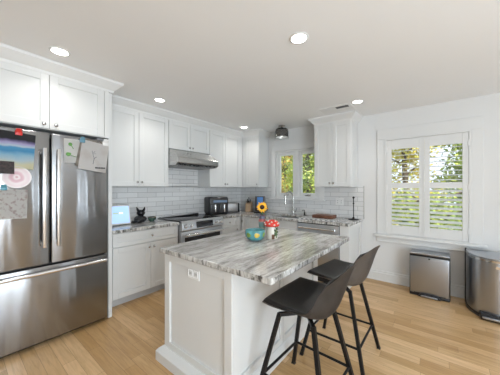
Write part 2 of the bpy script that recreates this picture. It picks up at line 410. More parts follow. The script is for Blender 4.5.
# ------------------------------------------------------------------ cabinetry
def knob(parent, ax, face, a, z):
    mb = MB(); prof = [(.006, 0), (.006, .012), (.014, .018), (.0155, .025), (.011, .031), (.003, .033)]
    if ax == 'x': mb.lathe(prof, (face, a, z), 14, 'x')
    else: mb.lathe([(r, -h) for r, h in prof], (a, face, z), 14, 'y')
    return mb.build('knob', M['chrome'], parent, 50)
def door(parent, ax, face, a0, a1, z0, z1, kn=None, name='door', st=.062, th=.02):
    """shaker front; its outer face is at `face`; the room is on the + side of x or the - side of y"""
    mb = MB(); g = .0018; a0 += g; a1 -= g; z0 += g; z1 -= g; s = 1 if ax == 'x' else -1
    st = min(st, (z1-z0)*.3)
    def bx(p0, p1, q0, q1, d0, d1, bev=.002):
        u0, u1 = sorted((face-s*d0, face-s*d1))
        if ax == 'x': mb.box(u0, u1, p0, p1, q0, q1, bev)
        else: mb.box(p0, p1, u0, u1, q0, q1, bev)
    bx(a0, a0+st, z0, z1, 0, th); bx(a1-st, a1, z0, z1, 0, th)
    bx(a0+st, a1-st, z0, z0+st, 0, th); bx(a0+st, a1-st, z1-st, z1, 0, th)
    bx(a0+st-.001, a1-st+.001, z0+st-.001, z1-st+.001, .011, th, 0)
    o = mb.build(name, M['cab'], parent)
    if kn: knob(o, ax, face, kn[0], kn[1])
    return o
def carcass(parent, x0, x1, y0, y1, z0, z1, name='body'):
    return MB().box(x0, x1, y0, y1, z0, z1).build(name, M['cab'], parent)

# over the fridge
FX = .74
tag(MB().box(.012, .72, -4.01, -3.974, 0, UT, .002).build('end_panel', M['cab']), 'tall white end panel added out of view beyond the refrigerator to block light', 'panel')  # added unseen to keep light out of the gap above the fridge
c = thing('wall_cabinet', 'deep white two-door cabinet above the refrigerator', 'cabinet', (.35, -3.45, 1.915))
carcass(c, .012, FX-.021, -3.97, -2.99, 1.915, UT)
door(c, 'x', FX, -3.945, -3.483, 1.918, UT-.006, (-3.525, 1.955))
door(c, 'x', FX, -3.483, -3.035, 1.918, UT-.006, (-3.44, 1.955))
MB().box(FX-.021, FX, -3.033, -2.99, 1.915, UT).build('filler', M['cab'], c)
tag(MB().box(.012, .72, -2.988, -2.952, 0, UT, .002).build('end_panel', M['cab']), 'tall white end panel between refrigerator and left counter', 'panel')
UX = .338
c = thing('wall_cabinet', 'tall white two-door wall cabinet between refrigerator and range hood', 'cabinet', (.17, -2.48, UB))
carcass(c, .012, UX-.021, -2.95, -2.022, UB, UT)
door(c, 'x', UX, -2.95, -2.466, UB, UT-.006, (-2.495, UB+.055)); door(c, 'x', UX, -2.466, -2.022, UB, UT-.006, (-2.437, UB+.055))
c = thing('wall_cabinet', 'short white two-door wall cabinet above the range hood', 'cabinet', (.17, -1.62, 1.99))
carcass(c, .012, UX-.021, -2.018, -1.214, 1.985, UT)
door(c, 'x', UX, -2.016, -1.622, 1.985, UT-.006, (-1.652, 2.03)); door(c, 'x', UX, -1.622, -1.216, 1.985, UT-.006, (-1.592, 2.03))
c = thing('wall_cabinet', 'tall white two-door wall cabinet just right of the range hood', 'cabinet', (.17, -.78, UB))
carcass(c, .012, UX-.021, -1.21, -.012, UB, UT)
door(c, 'x', UX, -1.21, -.818, UB, UT-.006, (-.848, UB+.055)); door(c, 'x', UX, -.818, -.40, UB, UT-.006, (-.788, UB+.055))
MB().box(UX-.021, UX-.002, -.40, -.34, UB, UT).build('filler', M['cab'], c)
c = thing('wall_cabinet', 'narrow white one-door wall cabinet in the corner left of the sink window', 'cabinet', (.55, -.17, UB))
carcass(c, UX+.001, .757, -.317, -.012, UB, UT)
door(c, 'y', -.338, .40, .757, UB, UT-.006, (.725, UB+.055))
MB().box(UX+.001, .399, -.336, -.318, UB, UT).build('filler', M['cab'], c)
c = thing('wall_cabinet', 'white two-door wall cabinet right of the sink window', 'cabinet', (2.17, -.17, UB))
carcass(c, 1.883, 2.456, -.317, -.014, UB, UT)
door(c, 'y', -.338, 1.883, 2.172, UB, UT-.006, (2.142, UB+.055)); door(c, 'y', -.338, 2.172, 2.456, UB, UT-.006, (2.202, UB+.055))
MB().box(2.456, 2.462, -.317, -.014, UB, UB+.06, .001).box(2.456, 2.462, -.317, -.014, UT-.07, UT, .001).box(2.456, 2.462, -.317, -.262, UB+.06, UT-.07, .001).box(2.456, 2.462, -.07, -.014, UB+.06, UT-.07, .001).build('side_panel', M['cab'], c)

# crown moulding along the cabinet tops
def crown(path, name):
    """path: list of (x,y) of the cabinet face line, room on the left-hand side of travel"""
    prof = [(-.02, UT-.012), (.004, UT-.012), (.008, UT+.012), (.022, UT+.022), (.05, UT+.055), (.074, UT+.076), (.078, H-.002), (-.02, H-.002)]
    bm = MB(); rings = []
    pts = [Vector(p) for p in path]
    for i, p in enumerate(pts):
        d1 = (p-pts[i-1]).normalized() if i else None
        d2 = (pts[i+1]-p).normalized() if i < len(pts)-1 else None
        n1 = Vector((d1.y, -d1.x)) if d1 else None; n2 = Vector((d2.y, -d2.x)) if d2 else None
        if n1 is None: nn = n2
        elif n2 is None: nn = n1
        else: nn = (n1+n2)/(1+n1.dot(n2))
        rings.append([bm.bm.verts.new((p.x+nn.x*o_, p.y+nn.y*o_, z)) for o_, z in prof])
    fs = []
    for a, b in zip(rings, rings[1:]):
        k = len(prof)
        for i in range(k): fs.append(bm.bm.faces.new((a[i], a[(i+1) % k], b[(i+1) % k], b[i])))
    fs += [bm.bm.faces.new(rings[0][::-1]), bm.bm.faces.new(rings[-1])]
    bmesh.ops.recalc_face_normals(bm.bm, faces=fs)
    struct(name, bm, M['trim'], 30)
crown([(.74, -3.97), (.74, -2.95), (UX, -2.95), (UX, -.338), (.757, -.338), (.757, -.004)], 'trim_5')
crown([(1.883, -.004), (1.883, -.338), (2.462, -.338), (2.462, -.004)], 'trim_6')

# base cabinets
BX = .572; BY = -.655; BT = .866
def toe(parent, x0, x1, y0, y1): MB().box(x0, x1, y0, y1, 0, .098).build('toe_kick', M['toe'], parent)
c = thing('base_cabinet', 'white base cabinet with drawer and two doors between refrigerator and range', 'cabinet', (.3, -2.46, 0))
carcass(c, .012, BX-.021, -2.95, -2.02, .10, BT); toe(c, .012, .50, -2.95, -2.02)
MB().box(BX-.021, BX-.002, -2.95, -2.89, .10, BT).build('filler', M['cab'], c)
door(c, 'x', BX, -2.888, -2.022, .70, BT-.006, (-2.42, .785), 'drawer', .045)
door(c, 'x', BX, -2.888, -2.428, .10, .695, (-2.462, .64)); door(c, 'x', BX, -2.428, -2.022, .10, .695, (-2.394, .64))
c = thing('base_cabinet', 'narrow white base cabinet with drawer just right of the range', 'cabinet', (.3, -.9, 0))
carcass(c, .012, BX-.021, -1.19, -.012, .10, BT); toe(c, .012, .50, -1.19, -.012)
door(c, 'x', BX, -1.188, -.74, .70, BT-.006, (-.965, .785), 'drawer', .045); door(c, 'x', BX, -1.188, -.74, .10, .695, (-.77, .64))
MB().box(BX-.021, BX-.002, -.738, -.656, .10, BT).build('filler', M['cab'], c)
c = thing('base_cabinet', 'white corner base cabinet beside the sink cabinet', 'cabinet', (.8, -.3, 0))
carcass(c, BX+.001, 1.098, BY+.021, -.014, .10, BT); toe(c, BX+.001, 1.098, -.58, -.014)
door(c, 'y', BY, .60, .715, .10, BT-.006, (.628, .785), st=.03); door(c, 'y', BY, .715, 1.097, .10, BT-.006, (1.06, .785))
c = thing('base_cabinet', 'white base cabinet under the sink', 'cabinet', (1.42, -.3, 0))
mb = MB().box(1.10, 1.118, BY+.021, -.014, .10, BT).box(1.724, 1.742, BY+.021, -.014, .10, BT).box(1.118, 1.724, BY+.021, -.014, .10, .118).box(1.118, 1.724, -.03, -.014, .118, BT)
mb.build('body', M['cab'], c); toe(c, 1.10, 1.742, -.58, -.014)
door(c, 'y', BY, 1.10, 1.742, .70, BT-.006, None, 'false_front', .045)
door(c, 'y', BY, 1.10, 1.421, .10, .695, (1.385, .64)); door(c, 'y', BY, 1.421, 1.742, .10, .695, (1.457, .64))
# end of the run: filler and shaker end panel
c = thing('base_end_panel', 'white shaker end panel closing the counter run beside the dishwasher', 'panel', (2.46, -.3, 0))
MB().box(2.392, 2.505, BY, -.014, .0, BT, .002).build('body', M['cab'], c)
xa, xb = 2.505, 2.517
MB().box(xa, xb, BY, BY+.075, 0, BT, .002).box(xa, xb, -.09, -.014, 0, BT, .002).box(xa, xb, BY+.075, -.09, BT-.075, BT, .002).box(xa, xb, BY+.075, -.09, 0, .12, .002).build('panel_frame', M['cab'], c)

# worktops
def slab(name, mb, label):
    o = mb.build(name, M['granite']); return tag(o, label, 'worktop')
slab('worktop', MB().box(.012, .60, -2.95, -2.017, .867, CT, .004), 'grey and white streaked granite worktop between refrigerator and range')
SX0, SX1, SY0, SY1 = 1.15, 1.70, -.57, -.15
mb = MB().box(.012, .60, -1.192, -.012, .867, CT, .004).box(.60, SX0, -.697, -.012, .867, CT, .004).box(SX1, 2.535, -.697, -.012, .867, CT, .004)
mb.box(SX0, SX1, -.697, SY0, .867, CT, .003).box(SX0, SX1, SY1, -.012, .867, CT, .003)
slab('worktop', mb, 'long grey granite worktop with the sink, running under the window to the end panel')

# island
c = thing('kitchen_island', 'white shaker panelled kitchen island with a tall base moulding', 'kitchen island', (2.107, -2.29, 0))
IX0, IX1, IY0, IY1 = 1.737, 2.477, -2.955, -1.62
MB().box(IX0+.001, IX1-.017, IY0+.017, IY1-.017, 0, .866).build('body', M['cab'], c)
def frame_y(mb, y0, y1, xa, xb, z0, z1, s=.065, zb=None):
    zb = zb or s
    mb.box(xa, xa+s, y0, y1, z0, z1, .002).box(xb-s, xb, y0, y1, z0, z1, .002).box(xa+s, xb-s, y0, y1, z1-s, z1, .002).box(xa+s, xb-s, y0, y1, z0, z0+zb, .002)
mb = MB(); frame_y(mb, IY0, IY0+.018, IX0, IX1, .0, .866, .066, .16); mb.build('end_panel', M['cab'], c)
mb = MB(); frame_y(mb, IY1-.018, IY1, IX0, IX1, .0, .866, .066, .16); mb.build('end_panel', M['cab'], c)
mb = MB()
ys = [IY0, -2.955+.005, -2.345, -1.72, IY1]
for (a, b) in ((IY0+.0185, IY0+.07), (-2.37, -2.30), (-1.735, IY1-.0185)): mb.box(IX1-.018, IX1, a, b, 0, .866, .002)
for (a, b) in ((IY0+.07, -2.37), (-2.30, -1.735)):
    mb.box(IX1-.018, IX1, a, b, .80, .866, .002).box(IX1-.018, IX1, a, b, 0, .16, .002)
mb.build('side_panel', M['cab'], c)
mb = MB()
for y_ in (-2.335, -1.735): mb.box(IX1, IX1+.0015, y_-.002, y_+.002, .12, .866)
mb.build('panel_joint', M['toe'], c)
door(c, 'y', IY1+.021, IX0+.02, IX1-.02, .12, .85, None) if False else None
t_ = .05
prof = [(-.012, 0), (t_, 0), (t_, .072), (t_*.7, .092), (.008, .112), (-.012, .112)]
mb = MB()
cor = [(IX0, IY0, -1, -1), (IX1, IY0, .4, -1), (IX1, IY1, .4, 1), (IX0, IY1, -1, 1)]
rings = [[mb.bm.verts.new((x_+sx_*p, y_+sy_*p, z)) for p, z in prof] for x_, y_, sx_, sy_ in cor]
fs = []
for k in range(4):
    a_, b_ = rings[k], rings[(k+1) % 4]
    for i in range(len(prof)): fs.append(mb.bm.faces.new((a_[i], a_[(i+1) % len(prof)], b_[(i+1) % len(prof)], b_[i])))
bmesh.ops.recalc_face_normals(mb.bm, faces=fs)
mb.build('base_moulding', M['cab'], c)
slab('island_worktop', MB().box(1.711, 2.789, -2.986, -1.584, .867, CT, .005), 'grey and white streaked granite top on the kitchen island with stool overhang')
t = thing('wall_outlet', 'white double outlet set sideways in the end of the kitchen island', 'outlet', (2.09, IY0, .765))
yy = IY0+.017
MB().box(2.03, 2.155, yy-.009, yy-.0003, .725, .808, .003).build('cover_plate', M['white'], t)
for xo in (2.063, 2.122):
    r = MB().box(xo-.022, xo+.022, yy-.0115, yy-.009, .743, .79, .004).build('receptacle', M['white'], t)
    MB().box(xo-.008, xo-.004, yy-.0122, yy-.0113, .757, .776).box(xo+.006, xo+.01, yy-.0122, yy-.0113, .757, .776).build('slot', M['dark'], r)

# ------------------------------------------------------------------ refrigerator
f = thing('refrigerator', 'large stainless steel french door refrigerator with bottom freezer drawer', 'refrigerator', (.42, -3.48, 0))
MB().box(.03, .69, -3.95, -3.012, .03, 1.845, .006).build('body', plain('fridge_grey', (.09, .09, .095), .5), f)
def fdoor(name, y0, y1, z0, z1):
    # door skin with slightly rolled edges
    return MB().box(.695, .77, y0, y1, z0, z1, .012, 3).build(name, M['fsteel'], f, 40)
dl = fdoor('door', -3.95, -3.486, .712, 1.878); dr = fdoor('door', -3.478, -3.012, .712, 1.878)
fz = fdoor('freezer_drawer', -3.95, -3.012, .04, .700)
for d_, y_ in ((dl, -3.53), (dr, -3.432)):
    mb = MB().box(.805, .83, y_-.014, y_+.014, .87, 1.735, .006)
    for z in (.90, 1.705): mb.box(.768, .81, y_-.011, y_+.011, z-.015, z+.015, .003)
    mb.build('handle', M['hsteel'], d_, 40)
mb = MB().tube([(.822, -3.92, .655), (.822, -3.045, .655)], .0165, 14)
for y_ in (-3.87, -3.09): mb.tube([(.765, y_, .655), (.822, y_, .655)], .011, 10)
mb.build('handle', M['hsteel'], fz, 40)
MB().box(.62, .70, -3.945, -3.017, .005, .04).build('base_grille', M['black'], f)
for y_ in (-3.90, -3.06): MB().box(.62, .74, y_-.04, y_+.04, 1.8785, 1.90, .004).build('hinge_cover', plain('hinge_grey', (.2, .2, .21), .5), f)

# papers and magnets on the fridge doors (door face x = .77)
def sheet(name, label, cat, y0, y1, z0, z1, mat, tilt=0, curl=.006, off=.0008, group=None):
    yc, zc = (y0+y1)/2, (z0+z1)/2
    def fn(u, v):
        y = (u-.5)*(y1-y0); z = (v-.5)*(z1-z0)
        x = off + curl*((1-v)**2)*(.3+.7*u) + curl*.25*math.sin(u*5+v*3)*(1-v)+curl*.25*(1-v)
        return (x, y*math.cos(tilt)-z*math.sin(tilt), y*math.sin(tilt)+z*math.cos(tilt))
    o = MB().grid(fn, 10, 10, .0006).build(name, mat, None, 40)
    o.location = (.77, yc, zc); return tag(o, label, cat, group)
p = zramp('painting', [(.0, (.75, .7, .42)), (.22, (.78, .75, .55)), (.32, (.62, .74, .80)), (.45, (.34, .62, .78)), (.55, (.10, .38, .66)), (.64, (.12, .42, .68)), (.68, (.62, .72, .82)), (.75, (.50, .46, .72)), (.80, (.2, .16, .34)), (.84, (.03, .03, .035))], -.17, .155, namp=.1)
sheet('child_painting', "child's painting with black, purple, blue and yellow bands on left fridge door", 'painting', -3.86, -3.59, 1.55, 1.845, p, -.06, .012)
sheet('colouring_page', 'colouring page with faint pencil drawing, lowest on left fridge door', 'drawing', -3.86, -3.635, 1.135, 1.375, scribble('pencil_page', (.76, .74, .71), (.52, .42, .40), 42, .52, .66), -.02, .004)
mb = MB().lathe([(.001, .001), (.055, .002), (.062, .004), (.088, .012), (.090, .012), (.064, .0025), (.056, .0008), (.001, .0003)], (0, 0, 0), 36, 'x', caps=False)
m, n, b = nt('pink_spiral')
tc = node(n, 'ShaderNodeTexCoord'); ln = node(n, 'ShaderNodeVectorMath', operation='LENGTH'); n.links.new(tc.outputs['Object'], ln.inputs[0])
nz = node(n, 'ShaderNodeTexNoise'); nz.inputs['Scale'].default_value = 30; n.links.new(tc.outputs['Object'], nz.inputs['Vector'])
ma = node(n, 'ShaderNodeMath', operation='MULTIPLY_ADD'); ma.inputs[1].default_value = .012; n.links.new(nz.outputs['Fac'], ma.inputs[0]); n.links.new(ln.outputs['Value'], ma.inputs[2])
mr = node(n, 'ShaderNodeMapRange'); mr.inputs['From Max'].default_value = .1; n.links.new(ma.outputs[0], mr.inputs['Value'])
r = ramp(n, [(.12, (.60, .38, .42)), (.2, (.78, .72, .72)), (.34, (.62, .40, .45)), (.45, (.66, .45, .50)), (.58, (.78, .70, .71)), (.8, (.74, .62, .65)), (.95, (.8, .78, .77))])
n.links.new(mr.outputs[0], r.inputs['Fac']); n.links.new(r.outputs['Color'], b.inputs['Base Color'])
o = mb.build('paper_plate', m, None, 40); o.location = (.7705, -3.70, 1.475); tag(o, 'round paper plate painted with a pink spiral on left fridge door', 'paper plate')
o = sheet('photo_strip', 'small dark photo strip on left fridge door overlapping the pink plate', 'photograph', -3.80, -3.715, 1.50, 1.60, plain('photo_dark', (.05, .025, .02), .4, var=.8, scale=60), 0, .001, .0155)
MB().box(.0012, .0018, -.036, -.002, -.045, -.004).box(.0012, .0018, .004, .036, -.045, -.004).box(.0012, .0018, -.036, -.002, .004, .045).box(.0012, .0018, .004, .036, .004, .045).build('picture', plain('photo_warm', (.22, .12, .08), .4, var=.9, scale=45), o, world=False)
def clip(label, mat, y, z, off=.014, s=1.0):
    t = thing('magnet_clip', label, 'magnet', (.77, y, z))
    MB().box(off, off+.012*s, -.022*s, .022*s, -.02*s, .016*s, .004).build('clip', mat, t, 40, world=False)
    MB().prism([(off+.010*s, .0), (off+.026*s, .03*s), (off+.020*s, .034*s), (off+.004*s, .012*s)], 'y', -.018*s, .018*s, .002).build('lever', mat, t, world=False)
    return t
clip('red magnetic clip holding the banded painting', plain('red_plastic', (.62, .03, .025), .35), -3.688, 1.852-.012, .003)
clip('small teal magnet on left fridge door between plate and colouring page', plain('teal_plastic', (.10, .30, .38), .35), -3.775, 1.385, .008, .85)
o = sheet('paper_card', 'white card with green drawn plants behind the flower page on right fridge door', 'drawing', -3.385, -3.20, 1.625, 1.85, plain('card_white', (.78, .77, .74), .8), .02, .004, .001)
mb = MB()
for (y_, z_, r_) in ((-.045, .06, .016), (-.062, -.035, .018), (-.05, -.03, .012)): mb.sphere((.0055, y_, z_), r_, (.08, 1, 1), 12)
for (p0, p1) in (((-.045, .06), (-.02, .02)), ((-.055, -.04), (-.0, -.055)), ((-.0, -.055), (.03, -.05))): mb.tube([(.0055, *p0), (.0055, *p1)], .003, 6)
mb.build('drawn_plant', plain('paint_green', (.12, .30, .07), .7, var=.3, scale=40), o, world=False)
o = sheet('paper_sheet', 'brown paper sheet mostly hidden behind the flower page on right fridge door', 'drawing', -3.28, -3.05, 1.58, 1.86, plain('brown_paper', (.33, .29, .25), .8, var=.3, scale=20), -.18, .004, .007)
o = sheet('flower_drawing', 'pale page with a grey flower drawing and printed line on right fridge door', 'drawing', -3.265, -3.025, 1.555, 1.845, scribble('flower_page', (.78, .755, .735), (.70, .655, .62), 8, .50, .68), -.14, .02, .012)
mb = MB()
for k in range(7):
    a = k*2*PI/7; mb.tube([(.0125, -.01, .03), (.0125, -.01+.03*math.cos(a), .03+.03*math.sin(a))], .0024, 6)
mb.tube([(.0135, -.01, .03), (.0185, .0, -.02), (.025, -.012, -.075)], .002, 6)
mb.tube([(.0185, .0, -.02), (.0185, .022, .0)], .002, 6)
mb.build('flower_outline', plain('pencil_grey', (.16, .16, .18), .7), o, world=False)
mb = MB(); yq = .005
for k, w_ in enumerate((.014, .009, .012, .011, .012, .009)):
    mb.box(.030+.0007*k, .0345+.0007*k, yq, yq+w_, -.118, -.104); yq += w_+.004
mb.build('printed_line', M['black'], o, world=False)
clip('blue magnet holding the flower page on right fridge door', plain('blue_plastic', (.12, .27, .36), .3), -3.245, 1.845, .014)
clip('white magnetic clip at the top right corner of right fridge door', M['white'], -3.042, 1.845, .010, 1.25)

# ------------------------------------------------------------------ range hood
t = thing('range_hood', 'stainless steel range hood with sloped front under the short cabinet', 'range hood', (.28, -1.62, 1.72))
HY0, HY1 = -2.016, -1.218
MB().prism([(.013, 1.983), (.33, 1.983), (.555, 1.845), (.562, 1.835), (.562, 1.765), (.555, 1.755), (.50, 1.725), (.013, 1.725)], 'y', HY0, HY1, .003).build('canopy', steel('hood_steel', (.50, .495, .485), .26, .0, (2, 60, 60)), t)
MB().box(.05, .49, HY0+.03, HY1-.03, 1.719, 1.7248).build('filter', steel('filter_steel', (.25, .25, .25), .4), t)
for k in range(9):
    y_ = HY0+.07+k*.083
    MB().lathe([(.012, 0), (.014, .004), (.009, .012)], (.527, y_, 1.728), 10, 'z').build('control_button', M['black'], t, 50)

# ------------------------------------------------------------------ range
t = thing('range', 'stainless steel slide-in range with black glass cooktop and front knobs', 'range', (.35, -1.53, 0))
RY0, RY1 = -2.014, -1.196
MB().box(.02, .60, RY0+.003, RY1-.003, .05, .885).build('body', M['steel'], t)
ck = MB().box(.02, .625, RY0+.003, RY1-.003, .886, .918, .006).build('cooktop', M['bglass'], t, 40)
MB().box(.016, .06, RY0+.03, RY1-.03, .9181, .945, .008).build('rear_vent', M['steel'], t, 40)
MB().prism([(.601, .775), (.655, .775), (.668, .79), (.655, .893), (.635, .917), (.601, .917)], 'y', RY0+.003, RY1-.003, .003).build('control_panel', M['steel'], t)
dp = MB().prism([(.6685, .800), (.6705, .800), (.6590, .890), (.6570, .890)], 'y', -1.765, -1.435).build('display', M['bglass'], t)
for y_ in (-1.95, -1.85, -1.365, -1.265):
    k = MB().lathe([(.030, 0), (.030, .006), (.024, .008), (.022, .034), (.018, .038)], (.660, y_, .845), 20, 'x').build('knob', M['hsteel'], t, 40)
    MB().lathe([(.031, -.002), (.031, .0035)], (.660, y_, .845), 20, 'x').build('ring', M['black'], k)
d_ = MB().box(.601, .64, RY0+.003, RY1-.003, .20, .765, .006).build('oven_door', M['steel'], t, 40)
MB().box(.6405, .643, RY0+.06, RY1-.06, .30, .68, .001).build('oven_window', M['bglass'], d_)
mb = MB().tube([(.695, RY0+.04, .715), (.695, RY1-.04, .715)], .016, 14)
for y_ in (RY0+.08, RY1-.08): mb.tube([(.635, y_, .715), (.695, y_, .715)], .012, 10)
mb.build('handle', M['hsteel'], d_, 40)
MB().box(.601, .635, RY0+.003, RY1-.003, .06, .195, .005).build('warming_drawer', M['steel'], t, 40)
for (x_, y_, r_) in ((.2, -1.75, .08), (.45, -1.75, .10), (.2, -1.3, .10), (.45, -1.3, .075)):
    MB().lathe([(r_-.002, .9181), (r_-.002, .9185), (r_, .9185), (r_, .9181)], (x_, y_, 0), 32, 'z', caps=False).build('burner_ring', plain('ring_grey', (.12, .12, .12), .3), ck)

# ------------------------------------------------------------------ dishwasher
t = thing('dishwasher', 'stainless steel dishwasher with a bar handle under the counter', 'dishwasher', (2.07, -.35, 0))
MB().box(1.746, 2.388, -.64, -.02, .10, .862).build('body', M['black'], t)
d_ = MB().box(1.750, 2.384, -.672, -.642, .105, .852, .006).build('door', M['steel'], t, 40)
MB().box(1.750, 2.384, -.670, -.642, .8525, .864, .002).build('control_strip', M['black'], t)
mb = MB().tube([(1.79, -.715, .795), (2.345, -.715, .795)], .015, 14)
for x_ in (1.82, 2.315): mb.tube([(x_, -.67, .795), (x_, -.715, .795)], .011, 10)
mb.build('handle', M['hsteel'], d_, 40)
MB().box(1.750, 2.384, -.60, -.02, .0, .098).build('toe_kick', M['black'], t)

# ------------------------------------------------------------------ sink, faucet, soap
t = thing('sink', 'stainless steel undermount sink in the granite below the window', 'sink', (1.425, -.36, .866))
mb = MB(); w_ = .012; zb = .68
mb.box(SX0-w_, SX0, SY0-w_, SY1+w_, zb, .866).box(SX1, SX1+w_, SY0-w_, SY1+w_, zb, .866).box(SX0, SX1, SY0-w_, SY0, zb, .866).box(SX0, SX1, SY1, SY1+w_, zb, .866).box(SX0-w_, SX1+w_, SY0-w_, SY1+w_, zb-w_, zb)
mb.build('basin', M['steel'], t)
MB().lathe([(.045, zb), (.045, zb+.004), (.03, zb+.005), (.01, zb+.003)], (1.425, -.36, 0), 20).build('drain', M['chrome'], t)
fx, fy = 1.365, -.095
t = thing('faucet', 'brushed nickel pull-down gooseneck faucet behind the sink', 'faucet', (fx, fy, CT))
MB().lathe([(.030, CT), (.030, CT+.006), (.022, CT+.012), (.021, CT+.10), (.016, CT+.11)], (fx, fy, 0), 20).build('base', M['chrome'], t, 40)
pts = [(fx, fy, CT+.10), (fx, fy, CT+.33)]
ux, uy = -.45, -.89
for k in range(1, 13):
    a = PI*k/12; d = .085*(1-math.cos(a)); pts.append((fx+ux*d, fy+uy*d, CT+.33+.085*math.sin(a)))
pts.append((fx+ux*.17, fy+uy*.17, CT+.29))
MB().tube(pts, .0135, 12).build('neck', M['chrome'], t, 60)
MB().tube([(fx+ux*.17, fy+uy*.17, CT+.295), (fx+ux*.172, fy+uy*.172, CT+.24), (fx+ux*.174, fy+uy*.174, CT+.185)], [.015, .019, .016], 14).build('spray_head', M['chrome'], t, 60)
MB().tube([(fx+.018, fy, CT+.055), (fx+.055, fy, CT+.06), (fx+.075, fy-.005, CT+.10), (fx+.085, fy-.01, CT+.125)], [.012, .011, .007, .006], 10).build('lever', M['chrome'], t, 60)
t = thing('soap_dispenser', 'small dark soap dispenser on the counter right of the faucet', 'soap dispenser', (1.60, -.105, CT))
MB().lathe([(.022, 0), (.022, .006), (.014, .012), (.013, .055), (.006, .06), (.006, .085)], (0, 0, 0), 16).build('body', M['bmetal'], t, 40, world=False)
MB().tube([(0, 0, .085), (-.005, -.01, .095), (-.02, -.055, .092)], .007, 10).build('spout', M['bmetal'], t, 60, world=False)

# ------------------------------------------------------------------ board on mat, towel holder, outlet
t = thing('drying_mat', 'grey and white checked drying mat under the wooden board', 'mat', (2.0, -.36, CT))
MB().box(-.31, .31, -.23, .23, .0003, .008, .003).build('mat', checker('mat_check', (.75, .75, .74), (.22, .23, .25), 26), t, world=False)
tag(MB().box(1.88, 2.20, -.42, -.20, .9133, .965, .006).build('cutting_board', plain('walnut', (.16, .065, .035), .45, var=.35, scale=9)), 'thick dark brown wooden cutting board lying on the checked mat', 'cutting board')
t = thing('paper_towel_holder', 'empty black upright paper towel holder at the right end of the counter', 'paper towel holder', (2.452, -.19, CT))
MB().lathe([(.075, .0002), (.075, .008), (.07, .012), (.01, .014)], (0, 0, 0), 28).build('base', M['bmetal'], t, 40, world=False)
MB().lathe([(.007, .013), (.007, .33)], (0, 0, 0), 12).lathe([(.016, .013), (.018, .03), (.008, .045)], (0, 0, 0), 12).lathe([(.009, .24), (.015, .25), (.009, .26)], (0, 0, 0), 12).build('rod', M['bmetal'], t, 40, world=False)
MB().sphere((0, 0, .34), .018).build('finial', M['bmetal'], t, 60, world=False)
t = thing('wall_outlet', 'white double outlet on the tiles above the cutting board', 'outlet', (2.185, -.012, 1.165))
MB().box(-.065, .065, -.008, -.0003, -.06, .06, .003).build('cover_plate', M['white'], t, world=False)
for xo in (-.03, .03):
    r = MB().box(xo-.018, xo+.018, -.0105, -.008, -.036, .036, .004).build('receptacle', M['white'], t, world=False)
    for zo in (-.018, .018): MB().box(xo-.007, xo-.004, -.0112, -.0104, zo-.008, zo+.008).box(xo+.004, xo+.007, -.0112, -.0104, zo-.008, zo+.008).build('slot', M['dark'], r, world=False)

# ------------------------------------------------------------------ counter appliances
t = thing('air_fryer', 'black twin-drawer air fryer on the counter right of the range', 'air fryer', (.215, -.94, CT), math.radians(66))
# local: front faces -y
MB().box(-.19, .19, -.15, .16, .012, .325, .035, 4).build('body', M['black'], t, 40, world=False)
MB().prism([(-.150, .222), (-.160, .226), (-.137, .318), (-.127, .312)], 'x', -.105, .16, .002).build('display_panel', plain('blue_gloss', (.16, .24, .36), .08, spec=.8), t, world=False)
for xo in (-.085, .085):
    d_ = MB().box(xo-.078, xo+.078, -.168, -.14, .035, .205, .012, 3).build('drawer', plain('fryer_dark', (.03, .03, .033), .22), t, 40, world=False)
    MB().box(xo-.012, xo+.016, -.205, -.166, .06, .195, .007).build('handle', M['hsteel'], d_, 40, world=False)
for xo in (-.15, .15):
    for yo in (-.11, .12): MB().lathe([(.015, .0003), (.015, .014)], (xo, yo, 0), 10).build('foot', M['black'], t, world=False)
t = thing('toaster', 'brushed steel toaster with black ends between air fryer and knife block', 'toaster', (.20, -.52, CT), math.radians(62))
MB().box(-.125, .125, -.09, .09, .015, .195, .025, 4).build('body', steel('toaster_steel', (.33, .33, .335), .3), t, 40, world=False)
for s in (-1, 1): MB().box(s*.137-.014, s*.137+.014, -.092, .092, .01, .19, .018, 3).build('end_cap', M['black'], t, 40, world=False)
for yo in (-.035, .035): MB().box(-.10, .10, yo-.014, yo+.014, .1945, .1965).build('slot', M['dark'], t, world=False)
MB().box(-.10, .10, -.085, .085, .0003, .016).build('base', M['black'], t, world=False)
MB().box(.151, .175, -.02, .02, .12, .14, .004).build('lever', M['black'], t, world=False)
t = thing('knife_block', 'pale wooden knife block with black handled knives in the corner', 'knife block', (.385, -.175, CT), math.radians(20))
MB().prism([(-.06, .0004), (.07, .0004), (.07, .185), (.03, .215), (-.06, .15)], 'x', -.058, .058, .004).build('block', plain('beech', (.55, .38, .24), .5, var=.12, scale=12), t, world=False)
for i, (xo, yo, l) in enumerate(((-.035, .035, .10), (-.005, .035, .135), (.03, .035, .09), (-.03, -.01, .075), (.0, -.01, .085), (.03, -.01, .07))):
    z = .19+.0-(.03-yo)*.45
    MB().tube([(xo, yo, z-.012), (xo, yo-.015, z+.03), (xo, yo-.025, z+l-.03)], [.008, .010, .009], 8).build('knife_handle', M['black'], t, 60, world=False)
t = thing('coffee_maker', 'dark coffee maker with blue water tank on the counter left of the sink', 'coffee maker', (.70, -.20, CT), math.radians(25))
MB().box(-.11, .085, -.02, .10, .0004, .325, .012).build('body', plain('graphite', (.06, .06, .065), .3), t, 40, world=False)
MB().box(-.062, .055, -.05, -.0195, .05, .312, .006).build('water_tank', plain('blue_tank', (.08, .25, .62), .15), t, 40, world=False)
MB().box(-.11, .085, -.13, -.02, .0004, .028, .008).build('drip_tray', M['black'], t, 40, world=False)
pts = [(.086, .02, .14), (.125, .0, .135), (.145, -.005, .09), (.13, -.003, .045), (.086, .02, .035)]
MB().tube(pts, .010, 10).build('side_handle', M['black'], t, 60, world=False)

